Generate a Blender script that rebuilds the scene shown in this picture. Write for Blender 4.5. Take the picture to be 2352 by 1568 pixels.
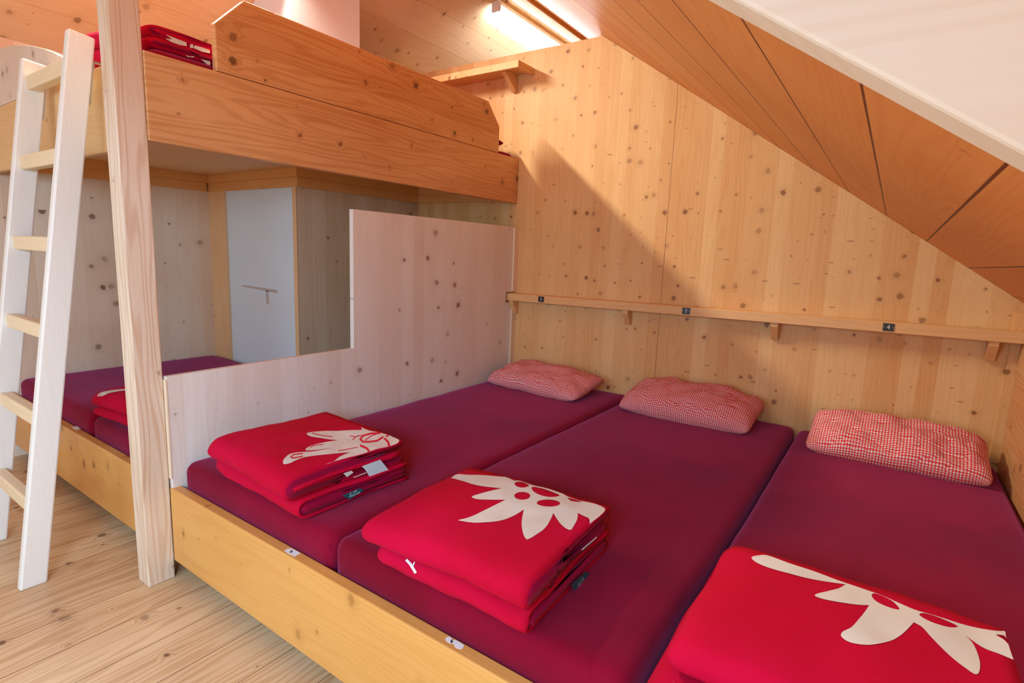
import bpy, bmesh, math, random
from mathutils import Vector, Matrix, noise
from mathutils.geometry import delaunay_2d_cdt

for o in list(bpy.data.objects):
    bpy.data.objects.remove(o, do_unlink=True)
scene = bpy.context.scene
C = scene.collection
R = math.radians

# ------------------------------------------------------------------ camera
cam_data = bpy.data.cameras.new('camera')
cam = bpy.data.objects.new('camera', cam_data)
C.objects.link(cam)
cam_data.sensor_fit = 'HORIZONTAL'
cam_data.sensor_width = 36.0
cam_data.lens = 36.0 * 1257.6 / 2352.0
cam_data.clip_start = 0.02
cam_data.clip_end = 60
rx = Vector((0.8194, 0.5720, 0.0388))
uy = Vector((-0.1214, 0.1070, 0.9868))
fw = Vector((-0.5603, 0.8133, -0.1571))
cam.matrix_world = Matrix(((rx.x, uy.x, -fw.x, 2.0202), (rx.y, uy.y, -fw.y, -0.8303),
                           (rx.z, uy.z, -fw.z, 1.2098), (0, 0, 0, 1)))
scene.camera = cam

# ------------------------------------------------------------------ world, exposure, daylight
w = bpy.data.worlds.new('sky')
scene.world = w
w.use_nodes = True
w.node_tree.nodes['Background'].inputs[0].default_value = (0.62, 0.78, 1.0, 1)
w.node_tree.nodes['Background'].inputs[1].default_value = 1.0
scene.view_settings.view_transform = 'Standard'
scene.view_settings.look = 'None'
scene.view_settings.gamma = 1.0
scene.view_settings.exposure = -0.04
scene.view_settings.use_curve_mapping = False


def area(name, loc, aim, sx, sy, power, col, spread=180):
    d = bpy.data.lights.new(name, 'AREA')
    d.shape = 'RECTANGLE'
    d.size, d.size_y = sx, sy
    d.energy = power
    d.color = col
    d.spread = R(spread)
    o = bpy.data.objects.new(name, d)
    C.objects.link(o)
    o.location = loc
    zv = (Vector(loc) - Vector(aim)).normalized()
    yv = (Vector((0, 1, 0)) - zv * zv.y)
    if yv.length > 0.5:          # long side along the room
        yv.normalize()
        xv = yv.cross(zv)
        o.rotation_euler = Matrix((xv, yv, zv)).transposed().to_euler()
    else:
        o.rotation_euler = (-zv).to_track_quat('-Z', 'Y').to_euler()
    return o


# daylight entering through the roof window and the gable window behind the camera
area('roof_window_daylight', (1.98, -1.75, 1.56), (1.98 - 0.568, -1.75, 1.56 - 0.823), 1.0, 1.15, 125, (0.42, 0.72, 1.0))
area('gable_window_daylight', (0.55, -2.93, 1.45), (0.45, 0, 0.9), 1.5, 1.2, 48, (0.55, 0.80, 1.0))

# ------------------------------------------------------------------ helpers

def tag(o, label=None, cat=None, group=None, kind=None):
    if label: o['label'] = label
    if cat: o['category'] = cat
    if group: o['group'] = group
    if kind: o['kind'] = kind
    return o


def empty(name, loc, label=None, cat=None, group=None):
    o = bpy.data.objects.new(name, None)
    o.empty_display_size = 0.1
    C.objects.link(o)
    o.location = loc
    return tag(o, label, cat, group)


def mk(name, bm, mat, parent=None, loc=None, bevel=0.0, smooth=False, segs=2, world_space=True):
    """link bm (world coordinates) as one mesh object; origin at loc or the parent's location"""
    base = Vector(parent_loc(parent)) if parent else (Vector(loc) if loc else Vector((0, 0, 0)))
    bmesh.ops.recalc_face_normals(bm, faces=bm.faces)
    if bevel > 0:
        es = [e for e in bm.edges if len(e.link_faces) == 2 and e.calc_face_angle(0) > R(30)]
        bmesh.ops.bevel(bm, geom=es, offset=bevel, segments=segs, affect='EDGES', profile=0.5, clamp_overlap=True)
    if world_space:
        bmesh.ops.translate(bm, verts=bm.verts, vec=-base)
    me = bpy.data.meshes.new(name)
    bm.to_mesh(me)
    bm.free()
    if smooth:
        for p in me.polygons: p.use_smooth = True
    for m in (mat if isinstance(mat, (list, tuple)) else [mat]):
        me.materials.append(m)
    o = bpy.data.objects.new(name, me)
    C.objects.link(o)
    if parent:
        o.parent = parent
    else:
        o.location = base
    return o


def parent_loc(p):
    l = Vector(p.location)
    while p.parent:
        p = p.parent
        l = l + Vector(p.location)
    return l


def BM(): return bmesh.new()


def box(bm, x0, x1, y0, y1, z0, z1):
    v = [bm.verts.new(p) for p in ((x0, y0, z0), (x1, y0, z0), (x1, y1, z0), (x0, y1, z0),
                                   (x0, y0, z1), (x1, y0, z1), (x1, y1, z1), (x0, y1, z1))]
    for f in ((3, 2, 1, 0), (4, 5, 6, 7), (0, 1, 5, 4), (1, 2, 6, 5), (2, 3, 7, 6), (3, 0, 4, 7)):
        bm.faces.new([v[i] for i in f])
    return bm


def hexa(bm, pts):
    v = [bm.verts.new(p) for p in pts]
    for f in ((3, 2, 1, 0), (4, 5, 6, 7), (0, 1, 5, 4), (1, 2, 6, 5), (2, 3, 7, 6), (3, 0, 4, 7)):
        bm.faces.new([v[i] for i in f])
    return bm


def prism(bm, pts, axis, a0, a1):
    """extrude the 2D polygon pts along axis ('x': pts are (y,z); 'y': (x,z); 'z': (x,y))"""
    def P(p, a):
        return {'x': (a, p[0], p[1]), 'y': (p[0], a, p[1]), 'z': (p[0], p[1], a)}[axis]
    A = [bm.verts.new(P(p, a0)) for p in pts]
    B = [bm.verts.new(P(p, a1)) for p in pts]
    n = len(pts)
    bm.faces.new(A)
    bm.faces.new(B[::-1])
    for i in range(n):
        bm.faces.new((A[i], B[i], B[(i + 1) % n], A[(i + 1) % n]))
    return bm


# ------------------------------------------------------------------ materials
class NT:
    def __init__(self, name):
        self.m = bpy.data.materials.new(name)
        self.m.use_nodes = True
        self.t = self.m.node_tree
        self.b = self.t.nodes['Principled BSDF']

    def n(self, typ, **kw):
        nd = self.t.nodes.new(typ)
        for k, v in kw.items(): setattr(nd, k, v)
        return nd

    def link(self, a, b): self.t.links.new(a, b)

    def math(self, op, a, b=None, c=None, clamp=False):
        nd = self.n('ShaderNodeMath', operation=op, use_clamp=clamp)
        for i, v in enumerate((a, b, c)):
            if v is None: continue
            if isinstance(v, (int, float)): nd.inputs[i].default_value = v
            else: self.link(v, nd.inputs[i])
        return nd.outputs[0]

    def mix(self, f, a, b, mode='MIX'):
        nd = self.n('ShaderNodeMix', data_type='RGBA', blend_type=mode)
        for s, v in ((0, f), (6, a), (7, b)):
            if isinstance(v, (int, float)): nd.inputs[s].default_value = v
            elif isinstance(v, (tuple, list)): nd.inputs[s].default_value = (*v[:3], 1)
            else: self.link(v, nd.inputs[s])
        return nd.outputs[2]

    def ss(self, v, lo, hi, a=0.0, b=1.0):
        nd = self.n('ShaderNodeMapRange', interpolation_type='SMOOTHSTEP')
        for i, x in enumerate((v, lo, hi, a, b)):
            if isinstance(x, (int, float)): nd.inputs[i].default_value = x
            else: self.link(x, nd.inputs[i])
        return nd.outputs[0]

    def comb(self, x, y, z=0.0):
        nd = self.n('ShaderNodeCombineXYZ')
        for i, v in enumerate((x, y, z)):
            if isinstance(v, (int, float)): nd.inputs[i].default_value = v
            else: self.link(v, nd.inputs[i])
        return nd.outputs[0]


def wood(name, light, dark, grain='x', across=(0, 1, 1), lam=0.07, lam_var=0.5, knot_cell=0.14, knot_th=0.55,
         knot_r=0.014, knot_col=(0.11, 0.04, 0.015), seam=0.0, seam_w=None, seam_off=0.0, seam_col=(0.12, 0.035, 0.008),
         rough=0.5, grain_amt=0.35, seed=0.0, knot_stretch=1.0, bump=0.15, coat=0.0, joints=0.0, spike=0.0):
    t = NT(name)
    tc = t.n('ShaderNodeTexCoord')
    sep = t.n('ShaderNodeSeparateXYZ')
    t.link(tc.outputs['Object'], sep.inputs[0])
    ax = {'x': 0, 'y': 1, 'z': 2}[grain]
    U = t.math('ADD', sep.outputs[ax], seed * 3.71)
    V = None
    for i in range(3):
        if across[i]:
            s = t.math('MULTIPLY', sep.outputs[i], float(across[i]))
            V = s if V is None else t.math('ADD', V, s)
    V = t.math('ADD', V, -seam_off if seam_w else seed * 0.533)
    # lamellas
    lw = lam
    q = t.math('DIVIDE', V, lw)
    fl = t.math('FLOOR', q)
    wn = t.n('ShaderNodeTexWhiteNoise', noise_dimensions='1D')
    t.link(t.math('ADD', fl, seed + 0.5), wn.inputs['W'])
    rnd = wn.outputs['Value']
    Us = t.math('ADD', U, t.math('MULTIPLY', rnd, 7.3))
    # short boards butt-jointed along the lamella
    if joints > 0:
        jq = t.math('DIVIDE', Us, joints)
        jf = t.math('FLOOR', jq)
        wn2 = t.n('ShaderNodeTexWhiteNoise', noise_dimensions='2D')
        t.link(t.comb(jf, fl), wn2.inputs['Vector'])
        rnd = wn2.outputs['Value']
    # knots
    vo = t.n('ShaderNodeTexVoronoi', voronoi_dimensions='2D', feature='F1')
    vo.inputs['Scale'].default_value = 1.0
    wob = t.n('ShaderNodeTexNoise', noise_dimensions='2D')
    wob.inputs['Scale'].default_value = 60.0
    t.link(t.comb(U, V), wob.inputs['Vector'])
    wv = t.math('MULTIPLY', t.math('SUBTRACT', wob.outputs[0], 0.5), 0.10)
    t.link(t.comb(t.math('ADD', t.math('DIVIDE', U, knot_cell), wv),
                  t.math('ADD', t.math('DIVIDE', V, knot_cell * knot_stretch), wv)), vo.inputs['Vector'])
    sc = t.n('ShaderNodeSeparateColor')
    t.link(vo.outputs['Color'], sc.inputs[0])
    nd = t.n('ShaderNodeTexNoise', noise_dimensions='2D')
    nd.inputs['Scale'].default_value = 1.0
    t.link(t.comb(t.math('MULTIPLY', U, 2.3), t.math('MULTIPLY', V, 3.1)), nd.inputs['Vector'])
    kr = t.math('ADD', sc.outputs[0], t.math('MULTIPLY', t.math('SUBTRACT', nd.outputs[0], 0.52), 1.3), clamp=True)
    rk = t.math('MULTIPLY', t.math('POWER', t.math('DIVIDE', t.math('MAXIMUM', t.math('SUBTRACT', kr, knot_th), 0.0), 1 - knot_th), 1.9), knot_r)
    rk = t.math('ADD', rk, t.math('MULTIPLY', t.math('GREATER_THAN', kr, knot_th), 0.0022))
    dk = t.math('MULTIPLY', vo.outputs['Distance'], knot_cell)
    km = t.ss(dk, t.math('MULTIPLY', rk, 0.55), t.math('ADD', t.math('MULTIPLY', rk, 1.1), 0.0004), 1.0, 0.0)
    km = t.math('MULTIPLY', km, t.math('GREATER_THAN', rk, 0.001))
    km = t.math('MULTIPLY', km, t.ss(sc.outputs[1], 0.0, 1.0, 0.45, 1.0))
    vo2 = t.n('ShaderNodeTexVoronoi', voronoi_dimensions='2D', feature='F1')
    vo2.inputs['Scale'].default_value = 1.0
    t.link(t.comb(t.math('ADD', t.math('DIVIDE', U, knot_cell * 0.55), 3.7), t.math('ADD', t.math('DIVIDE', V, knot_cell * 1.9), wv)), vo2.inputs['Vector'])
    sc2 = t.n('ShaderNodeSeparateColor')
    t.link(vo2.outputs['Color'], sc2.inputs[0])
    r2 = t.math('MULTIPLY', t.math('GREATER_THAN', sc2.outputs[0], 0.90), t.math('ADD', t.math('MULTIPLY', sc2.outputs[1], 0.07), 0.04))
    k2 = t.math('MULTIPLY', t.ss(vo2.outputs['Distance'], t.math('MULTIPLY', r2, 0.6), t.math('MULTIPLY', r2, 1.05), 1.0, 0.0), t.math('GREATER_THAN', r2, 0.01))
    km = t.math('MAXIMUM', km, t.math('MULTIPLY', k2, spike))
    halo = t.ss(dk, rk, t.math('MULTIPLY', rk, 3.0), 1.0, 0.0)
    halo = t.math('MULTIPLY', halo, t.math('GREATER_THAN', rk, 0.001))
    # grain
    n1 = t.n('ShaderNodeTexNoise', noise_dimensions='2D')
    n1.inputs['Scale'].default_value = 1.0
    n1.inputs['Detail'].default_value = 2.0
    t.link(t.comb(t.math('MULTIPLY', Us, 0.9), t.math('MULTIPLY', V, 9.0)), n1.inputs['Vector'])
    rings = t.math('SINE', t.math('ADD', t.math('ADD', t.math('MULTIPLY', V, 260.0), t.math('MULTIPLY', n1.outputs[0], 46.0)),
                                  t.math('MULTIPLY', halo, 5.0)))
    rings = t.ss(rings, -0.2, 1.0)
    n2 = t.n('ShaderNodeTexNoise', noise_dimensions='2D')
    n2.inputs['Scale'].default_value = 1.0
    n2.inputs['Detail'].default_value = 4.0
    t.link(t.comb(t.math('MULTIPLY', Us, 5.0), t.math('MULTIPLY', V, 260.0)), n2.inputs['Vector'])
    n3 = t.n('ShaderNodeTexNoise', noise_dimensions='2D')
    n3.inputs['Scale'].default_value = 1.0
    n3.inputs['Detail'].default_value = 3.0
    t.link(t.comb(t.math('MULTIPLY', U, 1.6), t.math('MULTIPLY', V, 5.0)), n3.inputs['Vector'])
    g = t.math('ADD', t.math('MULTIPLY', rings, 0.45), t.math('MULTIPLY', n2.outputs[0], 0.55))
    f = t.math('MULTIPLY', g, grain_amt)
    f = t.math('ADD', f, t.math('MULTIPLY', rnd, lam_var))
    f = t.math('ADD', f, t.math('MULTIPLY', t.math('SUBTRACT', n3.outputs[0], 0.5), 0.7), clamp=True)
    col = t.mix(f, light, dark)
    col = t.mix(t.math('MULTIPLY', halo, 0.18), col, tuple(c * 0.75 for c in dark))
    col = t.mix(t.math('MULTIPLY', km, 0.85), col, knot_col)
    hgt = t.math('MULTIPLY', g, 0.4)
    if seam_w:
        sq = t.math('DIVIDE', V, seam_w)
        fr = t.math('FRACT', sq)
        dist = t.math('MULTIPLY', t.math('MINIMUM', fr, t.math('SUBTRACT', 1.0, fr)), seam_w)
        sm = t.ss(dist, seam * 0.45, seam, 1.0, 0.0)
        if joints > 0:
            jfr = t.math('FRACT', jq)
            jd = t.math('MULTIPLY', t.math('MINIMUM', jfr, t.math('SUBTRACT', 1.0, jfr)), joints)
            sm = t.math('MAXIMUM', sm, t.ss(jd, seam * 0.45, seam, 1.0, 0.0))
        col = t.mix(sm, col, seam_col)
        hgt = t.math('SUBTRACT', hgt, t.math('MULTIPLY', sm, 3.0))
    t.link(col, t.b.inputs['Base Color'])
    t.b.inputs['Roughness'].default_value = rough
    t.b.inputs['Specular IOR Level'].default_value = 0.35
    t.b.inputs['Coat Weight'].default_value = coat
    t.b.inputs['Coat Roughness'].default_value = 0.25
    bp = t.n('ShaderNodeBump')
    bp.inputs['Strength'].default_value = bump
    bp.inputs['Distance'].default_value = 0.002
    t.link(hgt, bp.inputs['Height'])
    t.link(bp.outputs[0], t.b.inputs['Normal'])
    return t.m


def plain(name, col, rough=0.6, metal=0.0, noise_amt=0.0, nscale=20, emis=None, emis_s=0):
    t = NT(name)
    t.b.inputs['Base Color'].default_value = (*col, 1)
    t.b.inputs['Roughness'].default_value = rough
    t.b.inputs['Metallic'].default_value = metal
    if noise_amt:
        tc = t.n('ShaderNodeTexCoord')
        nz = t.n('ShaderNodeTexNoise')
        nz.inputs['Scale'].default_value = nscale
        nz.inputs['Detail'].default_value = 4
        t.link(tc.outputs['Object'], nz.inputs['Vector'])
        t.link(t.mix(nz.outputs[0], tuple(c * (1 - noise_amt) for c in col), tuple(min(1, c * (1 + noise_amt)) for c in col)), t.b.inputs['Base Color'])
    if emis:
        t.b.inputs['Emission Color'].default_value = (*emis, 1)
        t.b.inputs['Emission Strength'].default_value = emis_s
    return t.m


def cloth(name, col, col2, sheen, sheen_tint, fuzz=500, bump=0.3, rough=0.9, lint=0.0, blotch=3.0):
    t = NT(name)
    tc = t.n('ShaderNodeTexCoord')
    nz = t.n('ShaderNodeTexNoise')
    nz.inputs['Scale'].default_value = blotch
    nz.inputs['Detail'].default_value = 3
    t.link(tc.outputs['Object'], nz.inputs['Vector'])
    c = t.mix(t.ss(nz.outputs[0], 0.35, 0.68), col, col2)
    nf = t.n('ShaderNodeTexNoise')
    nf.inputs['Scale'].default_value = fuzz
    nf.inputs['Detail'].default_value = 2
    t.link(tc.outputs['Object'], nf.inputs['Vector'])
    c = t.mix(t.math('MULTIPLY', nf.outputs[0], 0.22), c, tuple(x * 0.55 for x in col))
    if lint:
        vo = t.n('ShaderNodeTexVoronoi')
        vo.inputs['Scale'].default_value = 75
        t.link(tc.outputs['Object'], vo.inputs['Vector'])
        sc = t.n('ShaderNodeSeparateColor')
        t.link(vo.outputs['Color'], sc.inputs[0])
        m = t.math('MULTIPLY', t.math('LESS_THAN', vo.outputs['Distance'], 0.045), t.math('GREATER_THAN', sc.outputs[0], 1 - lint))
        c = t.mix(t.math('MULTIPLY', m, 0.7), c, (0.8, 0.45, 0.45))
    t.link(c, t.b.inputs['Base Color'])
    t.b.inputs['Roughness'].default_value = rough
    t.b.inputs['Specular IOR Level'].default_value = 0.12
    t.b.inputs['Sheen Weight'].default_value = sheen
    t.b.inputs['Sheen Roughness'].default_value = 0.45
    t.b.inputs['Sheen Tint'].default_value = (*sheen_tint, 1)
    bp = t.n('ShaderNodeBump')
    bp.inputs['Strength'].default_value = bump
    bp.inputs['Distance'].default_value = 0.001
    t.link(nf.outputs[0], bp.inputs['Height'])
    t.link(bp.outputs[0], t.b.inputs['Normal'])
    return t.m


def gingham(name, red, period=0.0094):
    t = NT(name)
    uv = t.n('ShaderNodeUVMap')
    uv.uv_map = 'UVMap'
    sep = t.n('ShaderNodeSeparateXYZ')
    t.link(uv.outputs[0], sep.inputs[0])
    a = t.math('GREATER_THAN', t.math('FRACT', t.math('DIVIDE', sep.outputs[0], period)), 0.5)
    b = t.math('GREATER_THAN', t.math('FRACT', t.math('DIVIDE', sep.outputs[1], period)), 0.5)
    s = t.math('MULTIPLY', t.math('ADD', a, b), 0.5)
    half = tuple(0.5 * r + 0.5 * w_ for r, w_ in zip(red, (0.62, 0.52, 0.52)))
    c = t.mix(t.ss(s, 0.0, 0.5), (0.80, 0.74, 0.74), (half[0], half[1] * 0.62, half[2] * 0.62))
    c = t.mix(t.ss(s, 0.5, 1.0), c, red)
    t.link(c, t.b.inputs['Base Color'])
    t.b.inputs['Roughness'].default_value = 0.9
    t.b.inputs['Specular IOR Level'].default_value = 0.1
    return t.m


ORANGE_K = (0.16, 0.045, 0.012)
M = {}
M['wall'] = wood('spruce_wall_panel', (0.80, 0.515, 0.235), (0.67, 0.335, 0.112), 'z', (1, 0, 0), lam=0.065, lam_var=0.62,
                 knot_cell=0.092, knot_th=0.36, knot_r=0.013, knot_col=(0.22, 0.07, 0.02), grain_amt=0.40, seam=0.0014,
                 seam_w=4.0, seam_off=0.980, spike=0.6, seed=0.0, knot_stretch=1.0)
M['pale'] = wood('pale_spruce_panel', (0.80, 0.77, 0.72), (0.69, 0.57, 0.48), 'z', (0, 1, 0), lam=0.075, lam_var=0.42,
                 knot_cell=0.13, knot_th=0.45, knot_r=0.016, knot_col=(0.24, 0.12, 0.08), grain_amt=0.33, seed=2.0)
M['palex'] = wood('pale_guard_panel', (0.80, 0.66, 0.54), (0.68, 0.48, 0.35), 'z', (1, 1, 0), lam=0.075, lam_var=0.35,
                  knot_cell=0.11, knot_th=0.5, knot_r=0.014, knot_col=(0.28, 0.15, 0.10), grain_amt=0.3, seed=22.0)
M['paleleft'] = wood('pale_spruce_wall', (0.86, 0.71, 0.56), (0.74, 0.50, 0.33), 'z', (0, 1, 0), lam=0.11, lam_var=0.5,
                     knot_cell=0.13, knot_th=0.40, knot_r=0.017, knot_col=(0.16, 0.06, 0.03), grain_amt=0.3, seed=3.0)
M['clad'] = wood('knotty_cladding', (0.80, 0.60, 0.42), (0.56, 0.34, 0.18), 'z', (0, 1, 0), lam=0.12, lam_var=0.6,
                 knot_cell=0.16, knot_th=0.40, knot_r=0.02, knot_col=(0.09, 0.03, 0.015), grain_amt=0.4, seed=4.0)
M['lacq'] = wood('orange_lacquered_boards', (0.76, 0.43, 0.19), (0.48, 0.18, 0.05), 'y', (0, 0, 1), lam=0.092, lam_var=0.38,
                 knot_cell=0.15, knot_th=0.36, knot_r=0.015, knot_col=(0.11, 0.035, 0.015), grain_amt=0.62, seed=5.0,
                 rough=0.42, coat=0.25)
M['lacqx'] = wood('honey_board', (0.80, 0.53, 0.24), (0.66, 0.35, 0.11), 'x', (0, 1, 1), lam=0.14, lam_var=0.25,
                  knot_cell=0.17, knot_th=0.6, knot_r=0.011, knot_col=(0.28, 0.11, 0.03), grain_amt=0.35, seed=6.0, rough=0.42, coat=0.2)
M['front'] = wood('golden_front_board', (0.74, 0.37, 0.10), (0.58, 0.235, 0.045), 'x', (0, 1, 1), lam=0.21, lam_var=0.22,
                  knot_cell=0.13, knot_th=0.36, knot_r=0.015, knot_col=(0.24, 0.075, 0.015), grain_amt=0.35, seed=7.0, rough=0.4,
                  coat=0.2, knot_stretch=1.4)
M['post'] = wood('ribbed_spruce_post', (0.82, 0.70, 0.56), (0.58, 0.34, 0.19), 'z', (1, 1, 0), lam=0.5, lam_var=0.1,
                 knot_cell=0.24, knot_th=0.30, knot_r=0.014, knot_col=(0.14, 0.07, 0.05), grain_amt=0.75, seed=8.0, bump=0.4)
M['ladder'] = wood('pale_ladder_wood', (0.84, 0.80, 0.74), (0.76, 0.69, 0.60), 'z', (1, 1, 0), lam=0.4, lam_var=0.1,
                   knot_cell=0.5, knot_th=0.8, knot_r=0.006, grain_amt=0.35, seed=9.0, rough=0.4)
M['rung'] = wood('pale_rung_wood', (0.86, 0.69, 0.45), (0.78, 0.56, 0.32), 'x', (0, 1, 1), lam=0.4, lam_var=0.1,
                 knot_cell=0.5, knot_th=0.8, knot_r=0.004, grain_amt=0.35, seed=10.0, rough=0.42)
M['floor'] = wood('worn_floor_boards', (0.80, 0.57, 0.34), (0.48, 0.25, 0.11), 'y', (1, 0, 0), lam=0.174, lam_var=0.40,
                  knot_cell=0.15, knot_th=0.40, knot_r=0.017, knot_col=(0.12, 0.05, 0.02), seam=0.0016, seam_w=0.174,
                  seam_off=-0.043, grain_amt=0.75, seed=11.0, rough=0.38, joints=5.3, coat=0.1)
M['ceil'] = wood('ceiling_boards_warm', (0.78, 0.32, 0.09), (0.60, 0.175, 0.036), 'y', (1, 0, 0), lam=0.15205, lam_var=0.3,
                 knot_cell=0.22, knot_th=0.5, knot_r=0.010, knot_col=(0.32, 0.11, 0.03), seam=0.0028, seam_w=0.15205,
                 seam_off=-0.0213, seam_col=(0.14, 0.025, 0.005), grain_amt=0.35, seed=12.0, rough=0.5)
M['ceill'] = wood('ceiling_boards_pale', (0.82, 0.62, 0.40), (0.62, 0.38, 0.18), 'y', (1, 0, 0), lam=0.20, lam_var=0.35,
                  knot_cell=0.13, knot_th=0.30, knot_r=0.018, knot_col=(0.18, 0.07, 0.025), seam=0.0016, seam_w=0.20,
                  seam_off=-0.055, seam_col=(0.55, 0.33, 0.14), grain_amt=0.35, seed=13.0, rough=0.5)
M['beam'] = wood('rafter_wood', (0.88, 0.83, 0.77), (0.78, 0.66, 0.55), 'x', (0, 0.3, 1), lam=0.5, lam_var=0.1,
                 knot_cell=0.16, knot_th=0.45, knot_r=0.014, knot_col=(0.30, 0.17, 0.12), grain_amt=0.5, seed=14.0)
M['rail'] = wood('rail_wood', (0.80, 0.48, 0.21), (0.66, 0.34, 0.12), 'x', (0, 1, 1), lam=0.4, lam_var=0.1,
                 knot_cell=0.3, knot_th=0.6, knot_r=0.006, knot_col=(0.2, 0.06, 0.02), grain_amt=0.5, seed=15.0, rough=0.42)
M['orange'] = wood('orange_batten', (0.82, 0.42, 0.15), (0.66, 0.27, 0.07), 'x', (0, 1, 1), lam=0.3, lam_var=0.1,
                   knot_cell=0.3, knot_th=0.7, knot_r=0.006, knot_col=(0.08, 0.03, 0.01), grain_amt=0.4, seed=16.0)
M['batz'] = wood('upright_batten', (0.86, 0.54, 0.29), (0.70, 0.37, 0.16), 'z', (1, 1, 0), lam=0.3, lam_var=0.1,
                 knot_cell=0.2, knot_th=0.5, knot_r=0.006, knot_col=(0.15, 0.06, 0.02), grain_amt=0.45, seed=17.0)
M['paleb'] = wood('pale_batten', (0.84, 0.68, 0.50), (0.72, 0.52, 0.34), 'z', (1, 1, 0), lam=0.3, lam_var=0.1,
                  knot_cell=0.2, knot_th=0.45, knot_r=0.012, knot_col=(0.30, 0.16, 0.10), grain_amt=0.35, seed=18.0)
M['deck'] = wood('deck_underside', (0.88, 0.56, 0.29), (0.76, 0.40, 0.16), 'x', (0, 1, 0), lam=0.25, lam_var=0.3,
                 knot_cell=0.09, knot_th=0.55, knot_r=0.005, knot_col=(0.35, 0.14, 0.06), grain_amt=0.3, seed=19.0)
M['white'] = plain('white_paint', (0.74, 0.80, 0.85), 0.6, noise_amt=0.03, nscale=6)
M['stain'] = plain('beige_rub_mark', (0.56, 0.46, 0.42), 0.8, noise_amt=0.08, nscale=60)
M['mat'] = cloth('crimson_velour', (0.17, 0.0005, 0.010), (0.24, 0.0012, 0.020), 0.38, (0.82, 0.20, 0.50), fuzz=420, bump=0.15, lint=0.012, blotch=2.5)
M['blanket'] = cloth('red_fleece', (0.55, 0.001, 0.038), (0.50, 0.001, 0.024), 0.03, (1.0, 0.12, 0.2), fuzz=700, bump=0.35, lint=0.10)
M['blanket_in'] = cloth('red_fleece_shaded', (0.30, 0.001, 0.035), (0.26, 0.001, 0.03), 0.12, (0.9, 0.25, 0.5), fuzz=700, bump=0.35)  # inner layers: shade between the folds put into a darker fleece colour
M['motif'] = cloth('ivory_wool_motif', (0.76, 0.73, 0.67), (0.72, 0.68, 0.62), 0.1, (1, 1, 1), fuzz=700, bump=0.4)
M['dot'] = cloth('red_motif_dot', (0.70, 0.004, 0.02), (0.66, 0.003, 0.02), 0.2, (1.0, 0.3, 0.3), fuzz=700, bump=0.3)
M['ging'] = gingham('red_white_gingham', (0.62, 0.012, 0.035))
M['ging2'] = gingham('orange_red_gingham', (0.70, 0.03, 0.03), 0.0105)
M['metal'] = plain('galvanised_steel', (0.55, 0.57, 0.58), 0.35, 1.0)
M['black'] = plain('black_plastic', (0.012, 0.014, 0.016), 0.35)
M['ink'] = plain('white_digit', (0.8, 0.8, 0.78), 0.5)
M['paper'] = plain('white_paper', (0.80, 0.80, 0.80), 0.7)
M['pen'] = plain('dark_ink', (0.02, 0.02, 0.025), 0.7)
M['green'] = plain('dark_green_label', (0.004, 0.09, 0.11), 0.6)
M['tagw'] = plain('white_textile_tag', (0.62, 0.78, 0.82), 0.6)
M['lampw'] = plain('lamp_housing', (0.85, 0.85, 0.83), 0.4)
M['tube'] = plain('fluorescent_tube', (1, 1, 1), 0.4, emis=(0.95, 0.97, 1.0), emis_s=60)
M['tube_dim'] = plain('fluorescent_tube_warm', (1, 1, 1), 0.4, emis=(1.0, 0.95, 0.86), emis_s=1.5)

# ------------------------------------------------------------------ the room
XL, XR, DB = -1.854, 2.458, 2.10
SL = 0.6904
RX, RZ = -0.5, 1.09 + SL * (XR + 0.5)          # ridge
Y0, Y1 = -3.0, 6.2
zr = lambda x: 1.09 + SL * (XR - x)
zl = lambda x: RZ - SL * (RX - x)
TH = 0.05

mk('floor', box(BM(), XL - 0.05, XR + 0.05, Y0 - 0.05, Y1, -0.05, 0), M['floor'])['kind'] = 'structure'
mk('wall_left', box(BM(), XL - 0.05, XL, Y0, Y1, 0, zl(XL)), M['paleleft'])['kind'] = 'structure'
mk('wall_right', box(BM(), XR, XR + 0.05, Y0, Y1, 0, 1.09), M['clad' if 0 else 'lacq'])['kind'] = 'structure'
# back partition wall, open above its level top
bm = prism(BM(), [(XL, 0), (XR, 0), (XR, 1.09), (0.5177, 2.4304), (0.505, 2.421), (RX - (RZ - 2.421) / SL, 2.421), (XL, zl(XL))], 'y', DB, DB + 0.035)
mk('wall_back', bm, M['wall'])['kind'] = 'structure'
gable = [(XL, 0), (XR, 0), (XR, 1.09), (RX, RZ), (XL, zl(XL))]
mk('wall_far', prism(BM(), gable, 'y', Y1, Y1 + 0.05), M['wall'])['kind'] = 'structure'
# gable wall behind the camera with a window opening (x -0.2..1.3, z 0.85..2.05)
bm = BM()
wx0, wx1, wz0, wz1 = -0.2, 1.3, 0.85, 2.05
prism(bm, [(XL, 0), (wx0, 0), (wx0, zr(wx0)), (RX, RZ), (XL, zl(XL))], 'y', Y0 - 0.05, Y0)
prism(bm, [(wx1, 0), (XR, 0), (XR, 1.09), (wx1, zr(wx1))], 'y', Y0 - 0.05, Y0)
box(bm, wx0, wx1, Y0 - 0.05, Y0, 0, wz0)
prism(bm, [(wx0, wz1), (wx1, min(wz1, zr(wx1) - 0.12)), (wx1, zr(wx1)), (wx0, zr(wx0))], 'y', Y0 - 0.05, Y0)
mk('wall_front', bm, M['wall'])['kind'] = 'structure'
bm = BM()
for a in ((wx0, wx0 + 0.05, wz0, 1.75), (wx1 - 0.05, wx1, wz0, 1.75), (wx0 + 0.05, wx1 - 0.05, wz0, wz0 + 0.05), (0.53, 0.57, wz0 + 0.05, 1.75)):
    box(bm, a[0], a[1], Y0 - 0.04, Y0 + 0.01, a[2], a[3])
mk('window_1', bm, M['batz'])['kind'] = 'structure'


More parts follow.
